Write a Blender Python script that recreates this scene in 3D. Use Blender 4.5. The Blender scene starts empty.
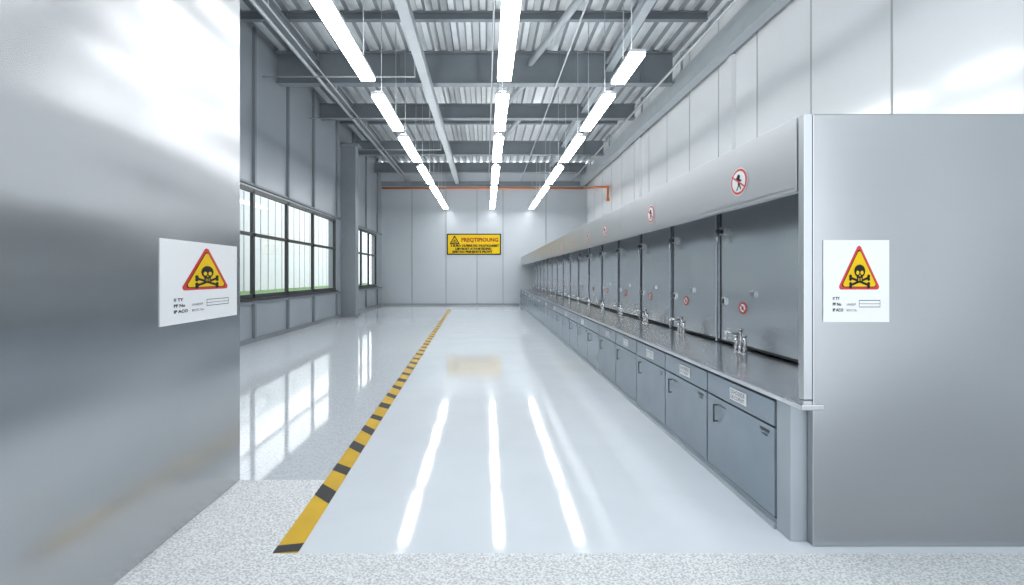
import bpy, bmesh, math
from mathutils import Vector, Matrix
scene = bpy.context.scene

# ------------------------------------------------------------------ materials
def new_mat(name):
    m = bpy.data.materials.new(name); m.use_nodes = True
    nt = m.node_tree
    return m, nt, nt.nodes['Principled BSDF']
def plain(name, col, rough=0.5, metal=0.0, var=0.04, scale=3.0, spec=0.5):
    m, nt, b = new_mat(name)
    tc = nt.nodes.new('ShaderNodeTexCoord')
    n = nt.nodes.new('ShaderNodeTexNoise'); n.inputs['Scale'].default_value = scale
    nt.links.new(tc.outputs['Object'], n.inputs['Vector'])
    r = nt.nodes.new('ShaderNodeValToRGB')
    r.color_ramp.elements[0].position = 0.3; r.color_ramp.elements[1].position = 0.7
    r.color_ramp.elements[0].color = (*[max(0, c*(1-var)) for c in col], 1)
    r.color_ramp.elements[1].color = (*[min(1, c*(1+var)) for c in col], 1)
    nt.links.new(n.outputs['Fac'], r.inputs['Fac'])
    nt.links.new(r.outputs['Color'], b.inputs['Base Color'])
    b.inputs['Roughness'].default_value = rough
    b.inputs['Metallic'].default_value = metal
    b.inputs['Specular IOR Level'].default_value = spec
    return m
def brushed(name, col, rough=0.3, metal=1.0, stretch=(1, 1, 60), wave=0.0, var=0.03, wscale=(1, 1, 1), rv=0.1):
    m, nt, b = new_mat(name)
    tc = nt.nodes.new('ShaderNodeTexCoord')
    mp = nt.nodes.new('ShaderNodeMapping'); mp.inputs['Scale'].default_value = stretch
    n = nt.nodes.new('ShaderNodeTexNoise'); n.inputs['Scale'].default_value = 3; n.inputs['Detail'].default_value = 4
    nt.links.new(tc.outputs['Object'], mp.inputs['Vector']); nt.links.new(mp.outputs['Vector'], n.inputs['Vector'])
    r = nt.nodes.new('ShaderNodeValToRGB')
    r.color_ramp.elements[0].position = 0.3; r.color_ramp.elements[1].position = 0.7
    r.color_ramp.elements[0].color = (*[c*(1-var) for c in col], 1)
    r.color_ramp.elements[1].color = (*[min(1, c*(1+var)) for c in col], 1)
    nt.links.new(n.outputs['Fac'], r.inputs['Fac']); nt.links.new(r.outputs['Color'], b.inputs['Base Color'])
    mr = nt.nodes.new('ShaderNodeMapRange'); mr.inputs['To Min'].default_value = rough*(1-rv); mr.inputs['To Max'].default_value = rough*(1+rv)
    nt.links.new(n.outputs['Fac'], mr.inputs['Value']); nt.links.new(mr.outputs['Result'], b.inputs['Roughness'])
    b.inputs['Metallic'].default_value = metal
    if wave > 0:
        mp2 = nt.nodes.new('ShaderNodeMapping'); mp2.inputs['Scale'].default_value = wscale
        n2 = nt.nodes.new('ShaderNodeTexNoise'); n2.inputs['Scale'].default_value = 1.1; n2.inputs['Detail'].default_value = 0
        nt.links.new(tc.outputs['Object'], mp2.inputs['Vector']); nt.links.new(mp2.outputs['Vector'], n2.inputs['Vector'])
        bp = nt.nodes.new('ShaderNodeBump'); bp.inputs['Strength'].default_value = wave; bp.inputs['Distance'].default_value = 0.1
        nt.links.new(n2.outputs['Fac'], bp.inputs['Height']); nt.links.new(bp.outputs['Normal'], b.inputs['Normal'])
    return m
def emis(name, col, s):
    m, nt, b = new_mat(name)
    b.inputs['Base Color'].default_value = (0.9, 0.9, 0.9, 1)
    b.inputs['Emission Color'].default_value = (*col, 1); b.inputs['Emission Strength'].default_value = s
    return m

STEEL = brushed('brushed_steel', (0.43, 0.445, 0.46), 0.29, 1.0, (0.3, 1, 12), 0.40, 0.006, (1, 1, 1), 0.01)
STEEL_P = brushed('partition_steel', (0.52, 0.53, 0.545), 0.24, 0.95, (1, 0.3, 12), 0.30, 0.006, (1, 0.5, 2.2), 0.01)
STEEL_B = brushed('hood_back_steel', (0.58, 0.615, 0.655), 0.26, 0.85, (1, 1, 12), 0.35, 0.01, (1, 1, 1), 0.02)
STEEL_T = brushed('bench_steel', (0.66, 0.67, 0.68), 0.20, 1.0, (40, 1, 1), 0.0)
STEEL_V = brushed('valance_steel', (0.53, 0.55, 0.57), 0.34, 0.88, (1, 0.05, 12), 0.0, 0.008, (1, 1, 1), 0.01)
CAB = plain('cabinet_paint', (0.26, 0.31, 0.355), 0.26, 0.45)
CABD = plain('cabinet_gap_dark', (0.04, 0.045, 0.05), 0.6)
CABE = plain('cabinet_edge', (0.40, 0.44, 0.475), 0.35, 0.5)
WALLG = plain('left_wall_panel', (0.28, 0.31, 0.34), 0.34, 0.2, 0.05, 0.6)
WALLJ = plain('wall_joint', (0.18, 0.20, 0.22), 0.5)
BACK = plain('back_wall_panel', (0.46, 0.495, 0.525), 0.30, 0.15, 0.05, 0.3)
BACKJ = plain('back_wall_joint', (0.27, 0.295, 0.31), 0.5)
WHITEP = plain('white_wall_panel', (0.79, 0.81, 0.825), 0.16, 0.05, 0.02, 0.5)
WHITEJ = plain('white_wall_joint', (0.40, 0.42, 0.44), 0.5)
BEAM = plain('painted_beam', (0.19, 0.215, 0.235), 0.45, 0.1)
BEAML = plain('light_beam', (0.37, 0.405, 0.43), 0.45, 0.1)
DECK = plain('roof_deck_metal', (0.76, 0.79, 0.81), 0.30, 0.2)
DECKSH = plain('roof_deck_web_shade', (0.33, 0.36, 0.385), 0.4, 0.2)  # darkened copy of the deck metal, groove shade put into the colour
COLM = plain('column_paint', (0.21, 0.235, 0.255), 0.45, 0.1)
FRAME = plain('window_frame_black', (0.015, 0.017, 0.02), 0.4)
ORANGE = plain('orange_pipe', (0.68, 0.17, 0.04), 0.4)
PIPE = plain('galvanised_pipe', (0.48, 0.51, 0.53), 0.35, 0.5)
WHITE = plain('sign_white', (0.78, 0.79, 0.80), 0.35, 0, 0.01)
YEL = plain('sign_yellow', (0.76, 0.50, 0.005), 0.5, 0, 0.02, spec=0.2)
RED = plain('sign_red', (0.58, 0.03, 0.03), 0.4, 0, 0.02)
DRED = plain('sign_dark_red', (0.30, 0.04, 0.015), 0.5, 0, 0.02, spec=0.2)
BLK = plain('sign_black', (0.012, 0.012, 0.012), 0.5, spec=0.2)
GREY = plain('sign_grey', (0.35, 0.36, 0.37), 0.5)
LAMP = emis('lamp_diffuser', (0.97, 0.99, 1.0), 19.0)
FILLU = emis('ceiling_fill_glow', (0.97, 0.985, 1.0), 14.0)  # added fill glow for the fixture tops, brightens the ceiling
HOUS = plain('lamp_housing', (0.7, 0.72, 0.74), 0.35, 0.3)
GRASS = plain('grass', (0.13, 0.24, 0.07), 0.9, 0, 0.3, 4)
FENCE = plain('white_fence', (0.58, 0.60, 0.61), 0.6, 0, 0.03)
FENCEG = plain('white_fence_post', (0.30, 0.33, 0.34), 0.6, 0, 0.03)
CHROME = brushed('chrome', (0.50, 0.51, 0.52), 0.2, 1.0, (1, 1, 5))

def glass():
    m, nt, b = new_mat('window_glass')
    nt.nodes.remove(b)
    t = nt.nodes.new('ShaderNodeBsdfTransparent'); g = nt.nodes.new('ShaderNodeBsdfGlossy'); g.inputs['Roughness'].default_value = 0.03
    mx = nt.nodes.new('ShaderNodeMixShader'); mx.inputs['Fac'].default_value = 0.07
    nt.links.new(t.outputs[0], mx.inputs[1]); nt.links.new(g.outputs[0], mx.inputs[2])
    nt.links.new(mx.outputs[0], nt.nodes['Material Output'].inputs['Surface'])
    return m
GLASS = glass()

def floor_mat(name, col, rough, speck, bump, scale=60, wave=0.0, spec=0.5):
    m, nt, b = new_mat(name)
    tc = nt.nodes.new('ShaderNodeTexCoord')
    n = nt.nodes.new('ShaderNodeTexNoise'); n.inputs['Scale'].default_value = scale; n.inputs['Detail'].default_value = 3
    nt.links.new(tc.outputs['Object'], n.inputs['Vector'])
    r = nt.nodes.new('ShaderNodeValToRGB')
    r.color_ramp.elements[0].position = 0.38; r.color_ramp.elements[1].position = 0.58
    r.color_ramp.elements[0].color = (*[c*(1-speck) for c in col], 1)
    r.color_ramp.elements[1].color = (*[min(1, c*(1+speck*0.3)) for c in col], 1)
    nt.links.new(n.outputs['Fac'], r.inputs['Fac']); nt.links.new(r.outputs['Color'], b.inputs['Base Color'])
    b.inputs['Roughness'].default_value = rough
    b.inputs['Specular IOR Level'].default_value = spec
    if bump > 0:
        bp = nt.nodes.new('ShaderNodeBump'); bp.inputs['Strength'].default_value = bump; bp.inputs['Distance'].default_value = 0.01
        nt.links.new(n.outputs['Fac'], bp.inputs['Height']); nt.links.new(bp.outputs['Normal'], b.inputs['Normal'])
    if wave > 0:
        n2 = nt.nodes.new('ShaderNodeTexNoise'); n2.inputs['Scale'].default_value = 1.3; n2.inputs['Detail'].default_value = 0
        nt.links.new(tc.outputs['Object'], n2.inputs['Vector'])
        bp = nt.nodes.new('ShaderNodeBump'); bp.inputs['Strength'].default_value = wave; bp.inputs['Distance'].default_value = 0.02
        nt.links.new(n2.outputs['Fac'], bp.inputs['Height']); nt.links.new(bp.outputs['Normal'], b.inputs['Normal'])
    return m
EPOXY = floor_mat('epoxy_floor', (0.655, 0.70, 0.74), 0.062, 0.02, 0, 2, 0.12, 0.32)
EPOXY_L = floor_mat('epoxy_floor_speckled', (0.58, 0.61, 0.64), 0.06, 0.14, 0.0, 45, 0, 0.6)
GRAVEL = floor_mat('pebbled_floor', (0.69, 0.71, 0.72), 0.7, 0.34, 0.8, 75)
TAPE = plain('hazard_tape_yellow', (0.62, 0.38, 0.01), 0.35, 0, 0.08, spec=0.3)
TAPEB = plain('hazard_tape_black', (0.03, 0.03, 0.033), 0.4, spec=0.25)

# ------------------------------------------------------------------ mesh builder
class B:
    def __init__(s): s.bm = bmesh.new(); s.mats = []
    def mi(s, m):
        if m not in s.mats: s.mats.append(m)
        return s.mats.index(m)
    def box(s, x0, x1, y0, y1, z0, z1, m):
        if x0 > x1: x0, x1 = x1, x0
        if y0 > y1: y0, y1 = y1, y0
        if z0 > z1: z0, z1 = z1, z0
        v = [s.bm.verts.new(p) for p in [(x0,y0,z0),(x1,y0,z0),(x1,y1,z0),(x0,y1,z0),(x0,y0,z1),(x1,y0,z1),(x1,y1,z1),(x0,y1,z1)]]
        k = s.mi(m)
        for f in [(0,3,2,1),(4,5,6,7),(0,1,5,4),(1,2,6,5),(2,3,7,6),(3,0,4,7)]:
            fc = s.bm.faces.new([v[i] for i in f]); fc.material_index = k
    def poly(s, pts, m):
        f = s.bm.faces.new([s.bm.verts.new(p) for p in pts]); f.material_index = s.mi(m)
    def cyl(s, a, b, r, m, seg=12, r2=None):
        a = Vector(a); b = Vector(b); d = (b-a).normalized()
        t = Vector((0,0,1)) if abs(d.z) < 0.9 else Vector((1,0,0))
        u = d.cross(t).normalized(); w = d.cross(u)
        r2 = r if r2 is None else r2
        A = [s.bm.verts.new(a+(u*math.cos(2*math.pi*i/seg)+w*math.sin(2*math.pi*i/seg))*r) for i in range(seg)]
        C = [s.bm.verts.new(b+(u*math.cos(2*math.pi*i/seg)+w*math.sin(2*math.pi*i/seg))*r2) for i in range(seg)]
        k = s.mi(m)
        for i in range(seg):
            f = s.bm.faces.new([A[i], A[(i+1)%seg], C[(i+1)%seg], C[i]]); f.material_index = k; f.smooth = True
        for fv in (A[::-1], C):
            f = s.bm.faces.new(fv); f.material_index = k
    def finish(s, name, bevel=0, parent=None):
        bmesh.ops.recalc_face_normals(s.bm, faces=s.bm.faces) if bevel else None
        xs = [v.co for v in s.bm.verts]
        c = Vector(((min(p.x for p in xs)+max(p.x for p in xs))/2, (min(p.y for p in xs)+max(p.y for p in xs))/2, min(p.z for p in xs)))
        for v in s.bm.verts: v.co -= c
        me = bpy.data.meshes.new(name); s.bm.to_mesh(me); s.bm.free()
        for m in s.mats: me.materials.append(m)
        ob = bpy.data.objects.new(name, me); ob.location = c
        scene.collection.objects.link(ob)
        if bevel:
            md = ob.modifiers.new('bevel', 'BEVEL'); md.width = bevel; md.segments = 2; md.limit_method = 'ANGLE'
        if parent: ob.parent = parent
        return ob

class Sign:
    """flat artwork on a surface: o = lower-left corner, u/v axes (scaled), n normal"""
    def __init__(s, b, o, u, v, n): s.b = b; s.o = Vector(o); s.u = Vector(u); s.v = Vector(v); s.n = Vector(n)
    def P(s, a, c, l): return s.o + s.u*a + s.v*c + s.n*(0.0015*l)
    def poly(s, pts, m, l): s.b.poly([s.P(a, c, l) for a, c in pts], m)
    def rect(s, a0, c0, a1, c1, m, l): s.poly([(a0,c0),(a1,c0),(a1,c1),(a0,c1)], m, l)
    def ell(s, a, c, ra, rc, m, l, seg=28): s.poly([(a+ra*math.cos(2*math.pi*i/seg), c+rc*math.sin(2*math.pi*i/seg)) for i in range(seg)], m, l)
    def bar(s, a0, c0, a1, c1, w, m, l):
        dx, dy = a1-a0, c1-c0; L = math.hypot(dx, dy); px, py = -dy/L*w/2, dx/L*w/2
        s.poly([(a0-px,c0-py),(a1-px,c1-py),(a1+px,c1+py),(a0+px,c0+py)], m, l)
    def tri(s, a, c, r, m, l):
        pts = []
        for k in range(3):
            ang = math.pi/2 + k*2*math.pi/3
            cx, cy = a+0.90*r*math.cos(ang), c+0.90*r*math.sin(ang)
            for d in (-50, -25, 0, 25, 50):
                t = ang+math.radians(d); pts.append((cx+0.10*r*math.cos(t), cy+0.10*r*math.sin(t)))
        s.poly(pts, m, l)
    def text(s, txt, a, c, size, m, l, align='LEFT', bold=0.0):
        cu = bpy.data.curves.new('t', 'FONT'); cu.body = txt; cu.size = size; cu.align_x = align; cu.resolution_u = 2; cu.offset = bold
        ob = bpy.data.objects.new('t', cu); scene.collection.objects.link(ob)
        dg = bpy.context.evaluated_depsgraph_get(); me = bpy.data.meshes.new_from_object(ob.evaluated_get(dg))
        vs = [s.b.bm.verts.new(s.P(a+v.co.x, c+v.co.y, l)) for v in me.vertices]; k = s.b.mi(m)
        for p in me.polygons:
            try:
                f = s.b.bm.faces.new([vs[i] for i in p.vertices]); f.material_index = k
            except ValueError: pass
        bpy.data.objects.remove(ob); bpy.data.curves.remove(cu); bpy.data.meshes.remove(me)
    def skull(s, a, c, k, fg, bg, l):
        for sg in (1, -1):
            x0_, y0_, x1_, y1_ = a-0.72*k, c-0.42*k-0.24*k*sg, a+0.72*k, c-0.42*k+0.24*k*sg
            s.bar(x0_, y0_, x1_, y1_, 0.15*k, fg, l+0.1*sg)
            for ex, ey in ((x0_, y0_), (x1_, y1_)):
                s.ell(ex, ey+0.09*k, 0.12*k, 0.12*k, fg, l+0.2, 12); s.ell(ex, ey-0.09*k, 0.12*k, 0.12*k, fg, l+0.3, 12)
        s.ell(a, c+0.18*k, 0.50*k, 0.50*k, bg, l+0.5)
        s.ell(a, c+0.24*k, 0.44*k, 0.42*k, fg, l+1)
        s.poly([(a-0.27*k, c+0.0*k), (a-0.20*k, c-0.42*k), (a+0.20*k, c-0.42*k), (a+0.27*k, c+0.0*k)], fg, l+1.1)
        s.ell(a-0.17*k, c+0.14*k, 0.12*k, 0.13*k, bg, l+2, 14); s.ell(a+0.17*k, c+0.14*k, 0.12*k, 0.13*k, bg, l+2, 14)
        s.poly([(a-0.06*k, c-0.08*k), (a+0.06*k, c-0.08*k), (a, c+0.04*k)], bg, l+2)
        for i in range(-1, 2): s.rect(a+i*0.11*k-0.018*k, c-0.38*k, a+i*0.11*k+0.018*k, c-0.20*k, bg, l+2)

XL, XR, YB = -5.7, 5.5, 30.0
YF = -3.0
# ------------------------------------------------------------------ floor
tp0 = (-1.19, 3.26); tp1 = (-1.76, 26.9)
def tx(y): return tp0[0]+(tp1[0]-tp0[0])*(y-tp0[1])/(tp1[1]-tp0[1])
b = B()
ya, yb_ = 3.26, 4.43
b.poly([(tx(ya), ya, 0), (XR, ya, 0), (XR, YB, 0), (tx(YB), YB, 0)], EPOXY)
b.poly([(XL, yb_, 0), (tx(yb_), yb_, 0), (tx(YB), YB, 0), (XL, YB, 0)], EPOXY_L)
b.poly([(XL, ya, 0), (tx(ya), ya, 0), (tx(yb_), yb_, 0), (XL, yb_, 0)], GRAVEL)
b.poly([(XL, YF, 0), (XR, YF, 0), (XR, ya, 0), (XL, ya, 0)], GRAVEL)
b.poly([(XL, YF, -0.15), (XL, YB, -0.15), (XR, YB, -0.15), (XR, YF, -0.15)], GREY)
b.finish('floor')

# hazard tape
b = B()
dirv = Vector((tp1[0]-tp0[0], tp1[1]-tp0[1], 0)); L = dirv.length; dirv.normalize(); side = Vector((dirv.y, -dirv.x, 0))
def TP(s_, w, z): p = Vector((tp0[0], tp0[1], 0))+dirv*s_+side*w; return (p.x, p.y, z)
hw = 0.075
b.poly([TP(0,-hw,0.002), TP(0,hw,0.002), TP(L,hw,0.002), TP(L,-hw,0.002)], TAPE)
s_ = 0.02; i = 0
while s_ < L-0.4:
    d = 0.20+0.03*math.sin(i*2.3); sl = 0.17+0.04*math.cos(i*1.7)
    if i == 0: d, sl = 0.10, -0.03
    b.poly([TP(s_+max(sl,-s_),-hw,0.0035), TP(s_,hw,0.0035), TP(s_+d,hw,0.0035), TP(s_+d+sl,-hw,0.0035)], TAPEB)
    s_ += 0.56 if i else 0.68; i += 1
b.finish('hazard_floor_tape')

# ------------------------------------------------------------------ left wall
W1 = (8.9, 20.76); W2 = (23.6, 28.5); ZB, ZT = 1.08, 3.76; ZTOP = 7.7
b = B()
x0, x1 = XL-0.25, XL
b.box(x0, x1, YF, YB, 0, ZB, WALLG); b.box(x0, x1, YF, YB, ZT, ZTOP, WALLG)
for a, c in ((YF, W1[0]), (W1[1], W2[0]), (W2[1], YB)): b.box(x0, x1, a, c, ZB, ZT, WALLG)
ys = [13.45-2.35, 13.45, 15.75, 18.1, 20.9, 23.4, 26.0, 28.7]
for y in ys:
    b.box(XL, XL+0.07, y-0.05, y+0.05, ZT+0.08, ZTOP, WALLJ); b.box(XL, XL+0.07, y-0.05, y+0.05, 0.1, ZB-0.08, WALLJ)
b.box(XL, XL+0.05, YF, YB, ZB-0.14, ZB-0.06, WALLJ)
b.box(XL, XL+0.05, YF, YB, ZT+0.06, ZT+0.12, WALLJ)
b.finish('wall_left')
b = B(); b.box(XL, XL+0.03, YF, YB-0.05, 0, 0.12, WALLJ); b.finish('baseboard_left')

def window(name, y0, y1, mull, t=0.055):
    b = B(); xa, xb = XL-0.05, XL+0.03
    b.box(xa, xb, y0, y1, ZB, ZB+0.10, FRAME); b.box(xa, xb, y0, y1, ZT-0.10, ZT, FRAME)
    b.box(xa, xb, y0, y0+0.12, ZB, ZT, FRAME); b.box(xa, xb, y1-0.12, y1, ZB, ZT, FRAME)
    for y in mull: b.box(xa, xb, y-t, y+t, ZB, ZT, FRAME)
    b.box(xa, xb, y0, y1, 2.60, 2.68, FRAME)
    b.box(XL-0.02, XL-0.01, y0+0.1, y1-0.1, ZB+0.08, ZT-0.08, GLASS)
    b.box(XL, XL+0.10, y0-0.1, y1+0.1, ZB-0.05, ZB, FRAME)
    b.finish(name)
window('window_1', W1[0], W1[1], [11.1, 13.45, 15.75, 18.1])
window('window_2', W2[0], W2[1], [25.1, 26.7])

# outside
b = B(); b.poly([(-9, -20, -0.2), (XL-0.26, -20, -0.2), (XL-0.26, 60, -0.2), (-9, 60, -0.2)], GRASS)
b.poly([(-13.3, -20, 0.85), (-9, -20, -0.2), (-9, 60, -0.2), (-13.3, 60, 0.85)], GRASS)
b.poly([(-40, -20, 0.85), (-13.3, -20, 0.85), (-13.3, 60, 0.85), (-40, 60, 0.85)], GRASS); b.finish('lawn')
b = B(); y = -10
while y < 60:
    b.box(-13.1, -13.0, y, y+0.95, 0.74, 6.5, FENCE); b.box(-13.14, -13.04, y+0.95, y+1.1, 0.6, 6.5, FENCEG); y += 1.1
b.box(-13.2, -13.1, -10, 60, 0.8, 0.95, FENCEG)
b.finish('white_panel_fence')

# ------------------------------------------------------------------ back wall
b = B(); b.box(XL-0.25, XR+0.25, YB, YB+0.25, 0, ZTOP, BACK)
for px in (412, 446, 477, 503, 546):
    x = (px-486)*30/550; b.box(x-0.02, x+0.02, YB-0.015, YB, 0, 6.3, BACKJ)
b.box(XL, XR, YB-0.05, YB, 6.5, 6.75, BEAM)
b.finish('wall_back')
b = B(); b.box(XL+0.05, 1.8, YB-0.04, YB, 0, 0.1, BACKJ); b.finish('baseboard_back')

# ------------------------------------------------------------------ right wall
b = B(); b.box(XR, XR+0.25, YF, YB, 0, ZTOP, WHITEP)
y = 5.6
while y < YB:
    b.box(XR-0.012, XR, y-0.012, y+0.012, 2.6, ZTOP, WHITEJ); y += 1.85
for y in (12.2, 19.5): b.box(XR-0.10, XR, y-0.1, y+0.1, 2.6, 6.5, WHITEP)
b.finish('wall_right')
b = B(); gx0, gx1 = XR-0.38, XR-0.12
b.box(gx0, gx1, YF, YB-0.06, 6.95, 7.0, BEAML); b.box(gx0, gx1, YF, YB-0.06, 6.5, 6.56, BEAML); b.box(gx0, gx0+0.06, YF, YB-0.06, 6.56, 6.95, BEAML)
for y in (1.0, 5.8, 10.35, 15.05, 18.9, 23.9, 28.2): b.box(gx1-0.05, gx1, y-0.05, y+0.05, 7.0, 7.85, BEAML)
b.finish('eave_girder')

# ------------------------------------------------------------------ ceiling
b = B(); ZD = 7.75; x = XL-0.2; p = 0.36
while x < XR+0.2:
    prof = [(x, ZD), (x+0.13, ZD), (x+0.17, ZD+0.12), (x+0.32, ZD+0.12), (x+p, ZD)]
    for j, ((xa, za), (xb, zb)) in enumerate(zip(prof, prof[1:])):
        b.poly([(xa, YF, za), (xa, YB+0.2, za), (xb, YB+0.2, zb), (xb, YF, zb)], DECKSH if j in (1, 3) else DECK)  # sloped webs take the darker copy, painting shade into the grooves
    x += p
b.box(XL-0.25, XR+0.25, YF, YB+0.25, ZD+0.14, ZD+0.24, DECK)
b.finish('ceiling')

def ibeam_x(name, y, z0, z1, w, m, x0=XL+0.02, x1=XR-0.40):
    b = B(); t = 0.035
    b.box(x0, x1, y-w/2, y+w/2, z0, z0+t, m); b.box(x0, x1, y-w/2, y+w/2, z1-t, z1, m); b.box(x0, x1, y-0.02, y+0.02, z0+t, z1-t, m)
    x = x0+1.1
    while x < x1-0.5: b.box(x-0.01, x+0.01, y-w/2+0.02, y-0.02, z0+t, z1-t, m); x += 2.2
    return b.finish(name)
def ibeam_y(name, x, z0, z1, w, m, y0=YF, y1=YB-0.06):
    b = B(); t = 0.03
    b.box(x-w/2, x+w/2, y0, y1, z0, z0+t, m); b.box(x-w/2, x+w/2, y0, y1, z1-t, z1, m); b.box(x-0.02, x+0.02, y0, y1, z0+t, z1-t, m)
    return b.finish(name)
for y, z0, z1 in ((1.0,6.85,7.7),(5.8,6.85,7.7),(10.35,6.9,7.7),(15.05,6.85,7.72),(18.9,7.0,7.5),(23.9,6.85,7.45),(28.2,6.9,7.4)):
    ibeam_x('roof_beam', y, z0, z1, 0.3, BEAM)
for y in (3.4, 8.1, 12.7, 17.1, 21.4, 26.0):
    ibeam_x('roof_purlin', y, 7.52, 7.72, 0.14, BEAM)
ibeam_y('roof_girder', -1.55, 6.60, 6.82, 0.22, BEAML)
ibeam_y('roof_girder', 3.35, 7.2, 7.45, 0.2, BEAML)
ibeam_y('roof_girder', -4.6, 7.2, 7.45, 0.2, BEAM)
for (xa, ya1, xb, yb1) in ((1.2, 14.8, 2.1, 10.6), (0.6, 18.7, 1.4, 15.3), (0.6, 23.7, 1.4, 19.1)):
    b = B(); b.cyl((xa, ya1, 7.35), (xb, yb1, 7.35), 0.09, BEAML, 8); b.finish('roof_brace')
for pts, r in (([(-4.35, YF, 6.75), (-4.35, YB-0.1, 6.75)], 0.045), ([(-4.1, YF, 6.7), (-4.1, YB-0.1, 6.7)], 0.02),
             ([(0.15, YF, 6.75), (0.15, YB-0.1, 6.75)], 0.02), ([(4.6, YF, 6.72), (4.6, YB-0.1, 6.72)], 0.03), ([(1.9, YF, 6.78), (1.9, YB-0.1, 6.78)], 0.02)):
    b = B(); b.cyl(pts[0], pts[1], r, PIPE, 8)
    for y in (1.0, 5.8, 10.35, 15.05, 18.9, 23.9, 28.2): b.cyl((pts[0][0], y, pts[0][2]), (pts[0][0], y, 6.9), 0.012, PIPE, 6)
    b.finish('ceiling_conduit')
for y in (13.9, 17.6, 22.0):
    b = B(); b.cyl((XL+0.05, y, 6.66), (-1.8, y, 6.66), 0.02, PIPE, 8); b.cyl((-1.8, y, 6.66), (-1.8, y, 7.75), 0.02, PIPE, 8)
    b.finish('ceiling_conduit')
zo = 6.36
b = B()
b.cyl((XL+0.05, YB-0.15, zo), (XR-0.16, YB-0.15, zo), 0.05, ORANGE)
for x in (-4, -1, 2, 4.6): b.box(x-0.04, x+0.04, YB-0.15, YB-0.06, zo-0.03, zo+0.03, ORANGE)
b.finish('orange_sprinkler_pipe')
b = B()
b.cyl((XR-0.18, YB-0.2, zo), (XR-0.18, 24.0, 5.5), 0.05, ORANGE)
b.cyl((XR-0.18, 24.0, 5.53), (XR-0.18, 24.0, 4.9), 0.05, ORANGE); b.cyl((XR-0.18, 24.0, 4.98), (XR-0.18, 24.0, 4.86), 0.075, ORANGE)
b.finish('orange_sprinkler_pipe')

b = B(); b.box(XL, -5.12, 21.6, 22.1, 0, 6.84, COLM); b.box(XL, -5.0, 21.5, 22.2, 6.7, 6.8, COLM); b.box(XL, -5.0, 21.5, 22.2, 0, 0.05, COLM)
b.finish('wall_column', 0.01)

# ------------------------------------------------------------------ lights
segs = [(2.9,6.2),(7.0,9.95),(10.8,13.4),(14.1,17.1),(18.0,21.2),(22.0,25.1),(25.9,29.2)]
for X, w in ((-2.13, 0.26), (0.33, 0.26), (2.42, 0.26)):
    for k, (y0, y1) in enumerate(segs):
        if X > 2 and k == 1: y0, y1 = 8.75, 10.1
        if X > 2 and k == 0: y0, y1 = 3.5, 6.8
        Z = 5.15
        b = B()
        b.box(X-w/2, X+w/2, y0, y1, Z+0.05, Z+0.10, HOUS); b.box(X-w/4, X+w/4, y0+0.1, y1-0.1, Z+0.10, Z+0.14, FILLU)  # housing, plus an unseen glowing strip added on top to lift the ceiling
        b.box(X-w/2+0.01, X+w/2-0.01, y0+0.01, y1-0.01, Z, Z+0.05, LAMP)
        for yy in (y0+0.4, y1-0.4): b.cyl((X, yy, Z+0.14), (X, yy, 7.75), 0.008, PIPE, 6)
        b.finish('linear_pendant_light')

# ------------------------------------------------------------------ left partition and right end wall
PX = -1.98
b = B(); b.box(PX-0.18, PX, 0.2, 4.43, 0, 5.0, STEEL_P)
b.finish('wall_partition_left', 0.006)
EY = 3.34
b = B(); b.box(1.985, XR-0.02, EY, EY+0.06, 0, 2.63, STEEL); b.finish('wall_end_right', 0.006)
b = B(); b.box(2.72, XR-0.02, EY+0.06, YB-0.02, 2.56, 2.62, WHITEP); b.finish('service_chase_roof')

def warn_sign(name, o, u, v, n):
    b = B(); s = Sign(b, o, u, v, n)
    P = [s.P(a, c, -1.3) for a, c in ((0,0),(1,0),(1,1),(0,1))]; Q = [s.P(a, c, 1) for a, c in ((0,0),(1,0),(1,1),(0,1))]
    b.poly(Q, WHITE)
    for i in range(4): b.poly([P[i], P[(i+1)%4], Q[(i+1)%4], Q[i]], WHITE)
    s.tri(0.54, 0.585, 0.345, RED, 2); s.tri(0.54, 0.585, 0.292, BLK, 3); s.tri(0.54, 0.585, 0.278, YEL, 4)
    s.skull(0.54, 0.575, 0.19, BLK, YEL, 5)
    s.text('!? TY', 0.14, 0.27, 0.05, BLK, 2, bold=0.002); s.text('PF No', 0.14, 0.20, 0.05, BLK, 2, bold=0.002); s.text('IP ACO', 0.14, 0.13, 0.05, BLK, 2, bold=0.002)
    s.text('UNREFF', 0.35, 0.20, 0.04, BLK, 2); s.text('BIOC No', 0.35, 0.13, 0.04, BLK, 2)
    for r in ((0.54, 0.18, 0.86, 0.187), (0.54, 0.26, 0.86, 0.267), (0.54, 0.22, 0.86, 0.225)): s.rect(*r, BLK, 2)
    s.rect(0.54, 0.18, 0.545, 0.265, BLK, 2); s.rect(0.855, 0.18, 0.86, 0.265, BLK, 2)
    b.finish(name)
warn_sign('toxic_warning_sign', (PX+0.004, 3.33, 1.335), (0, 1.03, 0), (0, 0, 0.54), (1, 0, 0))
warn_sign('toxic_warning_sign', (2.045, EY-0.004, 1.365), (0.40, 0, 0), (0, 0, 0.497), (0, -1, 0))

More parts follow.
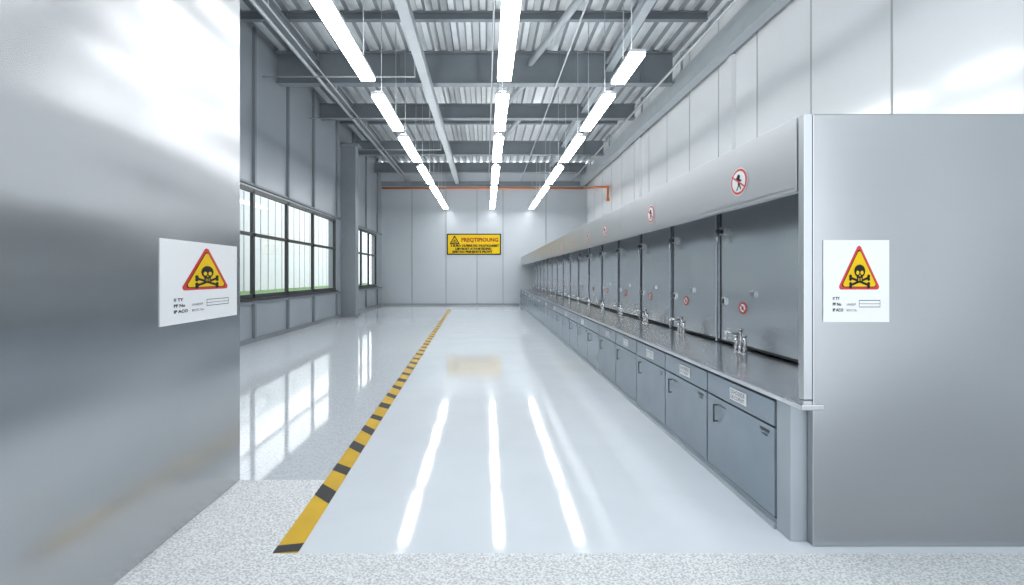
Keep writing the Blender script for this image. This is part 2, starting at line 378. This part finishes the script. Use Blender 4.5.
b = B(); s = Sign(b, (-2.13, YB-0.05, 2.75), (1, 0, 0), (0, 0, 1), (0, -1, 0))
b.box(-2.13, 0.82, YB-0.05, YB-0.02, 2.75, 3.90, BLK)
s.rect(0.06, 0.06, 2.89, 1.09, YEL, 2)
s.tri(0.42, 0.74, 0.30, BLK, 3); s.tri(0.42, 0.74, 0.20, YEL, 4); s.skull(0.42, 0.74, 0.14, BLK, YEL, 5)
s.text('PREQTIPIOUNG', 0.78, 0.72, 0.285, DRED, 3, bold=0.012)
s.text('3 EURO OLPBRE IGU PAGTIOARBET', 0.20, 0.44, 0.165, BLK, 3, bold=0.01)
s.text('LERYBOST ATOURTEDIND', 0.45, 0.27, 0.165, BLK, 3, bold=0.01); s.text('EMRTGO PREHENSTE PROVIT', 0.30, 0.11, 0.165, BLK, 3, bold=0.01)
b.finish('yellow_warning_sign')

# ------------------------------------------------------------------ base cabinets
CX = 1.89
N = 24; Y0 = 3.57; pitch = (29.93-Y0)/N
b = B(); b.box(CX-0.005, 2.62, 3.37+0.035, Y0, 0.0, 0.85, CABE); b.finish('cabinet_end_stile', 0.006)
for i in range(N):
    ya, yb2 = Y0+i*pitch, Y0+(i+1)*pitch
    b = B()
    b.box(CX+0.015, 2.62, ya, yb2, 0.0, 0.85, CABD)
    b.box(CX+0.01, CX+0.02, ya, yb2, 0.83, 0.85, CAB)
    b.box(CX-0.012, CX+0.015, ya+0.012, yb2-0.012, 0.665, 0.825, CAB)
    b.box(CX-0.012, CX+0.015, ya+0.012, yb2-0.012, 0.075, 0.650, CAB)
    b.box(CX-0.02, CX+0.015, ya, yb2, 0.0, 0.035, CABE)
    b.box(CX-0.004, CX+0.015, ya, yb2, 0.035, 0.065, CAB)
    hy = yb2-0.20
    b.cyl((CX-0.04, hy, 0.46), (CX-0.04, hy, 0.60), 0.007, CABD, 8)
    b.cyl((CX-0.04, hy, 0.595), (CX-0.01, hy, 0.595), 0.006, CABD, 8); b.cyl((CX-0.04, hy, 0.465), (CX-0.01, hy, 0.465), 0.006, CABD, 8)
    b.box(CX-0.014, CX-0.012, hy-0.16, hy, 0.598, 0.606, CABD)
    b.box(CX-0.014, CX-0.012, ya+0.08, ya+0.20, 0.60, 0.62, CABD)
    b.box(CX-0.014, CX-0.012, ya+0.10, ya+0.18, 0.575, 0.585, CABD)
    if i % 2 == 0 or i < 4:
        s = Sign(b, (CX-0.0135, ya+0.66, 0.70), (0, -1, 0), (0, 0, 1), (-1, 0, 0))
        s.rect(0, 0, 0.27, 0.09, WHITE, 1); s.text('EXHOSRDE', 0.015, 0.05, 0.045, BLK, 2); s.text('GR-COFENT', 0.015, 0.012, 0.04, BLK, 2)
    b.finish('base_cabinet', 0.002)
b = B()
b.box(1.85, 2.66, EY+0.065, YB-0.02, 0.855, 0.89, STEEL_T); b.box(1.85, 1.982, 3.22, EY+0.065, 0.855, 0.89, STEEL_T)
b.finish('steel_bench_top', 0.006)

# ------------------------------------------------------------------ fume hoods
bd = [3.42, 6.28]
n = 15; pp = (29.93-6.28)/n
bd += [6.28+pp*(k+1) for k in range(n)]
HX, HB = 1.93, 2.65
for k in range(len(bd)-1):
    ya, yb2 = bd[k], bd[k+1]
    b = B()
    b.box(HX, HX+0.03, ya+0.003, yb2-0.003, 2.19, 2.63, STEEL_V)
    b.box(HX, HX+0.06, ya+0.003, yb2-0.003, 2.17, 2.20, STEEL_V)
    b.box(HX+0.03, 2.72, ya, yb2, 2.56, 2.60, STEEL_V)
    b.box(HB+0.02, 2.72, ya, yb2, 0.90, 2.56, CABD)
    b.box(HB, HB+0.03, ya+0.01, yb2-0.02, 0.93, 2.55, STEEL_B)
    b.box(HB-0.03, HB+0.02, yb2-0.03, yb2, 0.90, 2.56, STEEL_B)
    b.box(HB-0.012, HB, yb2-0.075, yb2-0.065, 0.93, 2.55, CABD)
    b.box(HB-0.012, HB, ya+0.05, ya+0.06, 0.93, 2.55, CABE)
    lz = 2.13
    b.cyl((HB-0.09, yb2-0.16, lz), (HB, yb2-0.16, lz), 0.022, CABD, 10); b.cyl((HB-0.08, yb2-0.16, lz), (HB-0.08, yb2-0.16, lz-0.12), 0.016, CHROME, 10)
    b.box(HB-0.04, HB, yb2-0.24, yb2-0.13, lz-0.04, lz+0.05, CHROME)
    b.box(HB-0.02, HB, yb2-0.22, yb2-0.12, 1.32, 1.40, CHROME); b.box(HB-0.025, HB-0.02, yb2-0.19, yb2-0.15, 1.34, 1.38, CABD)
    mid = yb2-0.80 if k else 5.45
    b.box(HB-0.02, HB, mid-0.06, mid+0.04, 1.43, 1.49, CHROME)
    s = Sign(b, (HB-0.002, mid+0.22, 1.31), (0, -1, 0), (0, 0, 1), (-1, 0, 0))
    s.ell(0, 0, 0.09, 0.06, RED, 1); s.ell(0, 0, 0.062, 0.042, WHITE, 2); s.bar(-0.055, 0.035, 0.055, -0.035, 0.014, RED, 3); s.rect(-0.02, -0.02, 0.02, 0.015, BLK, 2.5)
    b.finish('fume_hood', 0.003)
    ty = mid-0.02 if k else 5.40
    b = B()
    for dy, hh in ((-0.09, 0.17), (0.0, 0.22), (0.09, 0.15)):
        b.cyl((2.50, ty+dy, 0.89), (2.50, ty+dy, 0.90), 0.03, CHROME, 14); b.cyl((2.50, ty+dy, 0.90), (2.50, ty+dy, 0.89+hh), 0.018, CHROME, 12)
        b.cyl((2.50, ty+dy, 0.89+hh), (2.50, ty+dy, 0.90+hh), 0.027, CHROME, 12)
    b.cyl((2.50, ty, 1.07), (2.36, ty, 1.09), 0.012, CHROME, 10); b.cyl((2.36, ty, 1.093), (2.36, ty, 1.02), 0.011, CHROME, 10)
    b.cyl((2.50, ty-0.1, 1.0), (2.50, ty+0.1, 1.0), 0.010, CHROME, 8)
    b.finish('bench_tap_set')
b = B(); b.box(HX, 1.983, EY, EY+0.06, 0.892, 2.63, STEEL_V); b.finish('hood_end_jamb', 0.004)

for yy in (4.19, 6.43, 8.9, 10.4, 12.2, 14.1, 16.2, 18.6, 21.2):
    b = B(); s = Sign(b, (HX-0.002, yy, 2.36), (0, -1, 0), (0, 0, 1), (-1, 0, 0)); a = 1.35
    s.ell(0, 0, 0.105*a, 0.105, WHITE, 0.5); s.ell(0, 0, 0.098*a, 0.098, RED, 1.5); s.ell(0, 0, 0.080*a, 0.080, WHITE, 2.5)
    s.ell(0.0, 0.035, 0.02*a, 0.02, BLK, 3.5, 12); s.bar(0, 0.03, 0.01, -0.03, 0.035, BLK, 3.5); s.bar(0.01, -0.02, -0.03, -0.065, 0.015, BLK, 3.6); s.bar(0.01, -0.02, 0.04, -0.06, 0.015, BLK, 3.7)
    s.bar(-0.04, 0.03, 0.05, 0.0, 0.013, BLK, 3.8); s.bar(-0.078*a, 0.052, 0.078*a, -0.052, 0.014, RED, 4.5)
    b.finish('prohibition_sign')

# ------------------------------------------------------------------ world, camera
w = bpy.data.worlds.new('World'); scene.world = w; w.use_nodes = True
bg = w.node_tree.nodes['Background']; bg.inputs['Color'].default_value = (0.89, 0.945, 1.0, 1); bg.inputs['Strength'].default_value = 2.7
cam = bpy.data.cameras.new('camera'); co = bpy.data.objects.new('camera', cam); scene.collection.objects.link(co)
co.location = (0, 0, 1.65); co.rotation_euler = (math.pi/2, 0, 0)
cam.sensor_width = 36; cam.lens = 550/1024*36; cam.shift_x = 26/1024; cam.shift_y = -17.5/1024; cam.clip_end = 300
scene.camera = co
scene.view_settings.view_transform = 'Standard'
scene.view_settings.exposure = 0.0
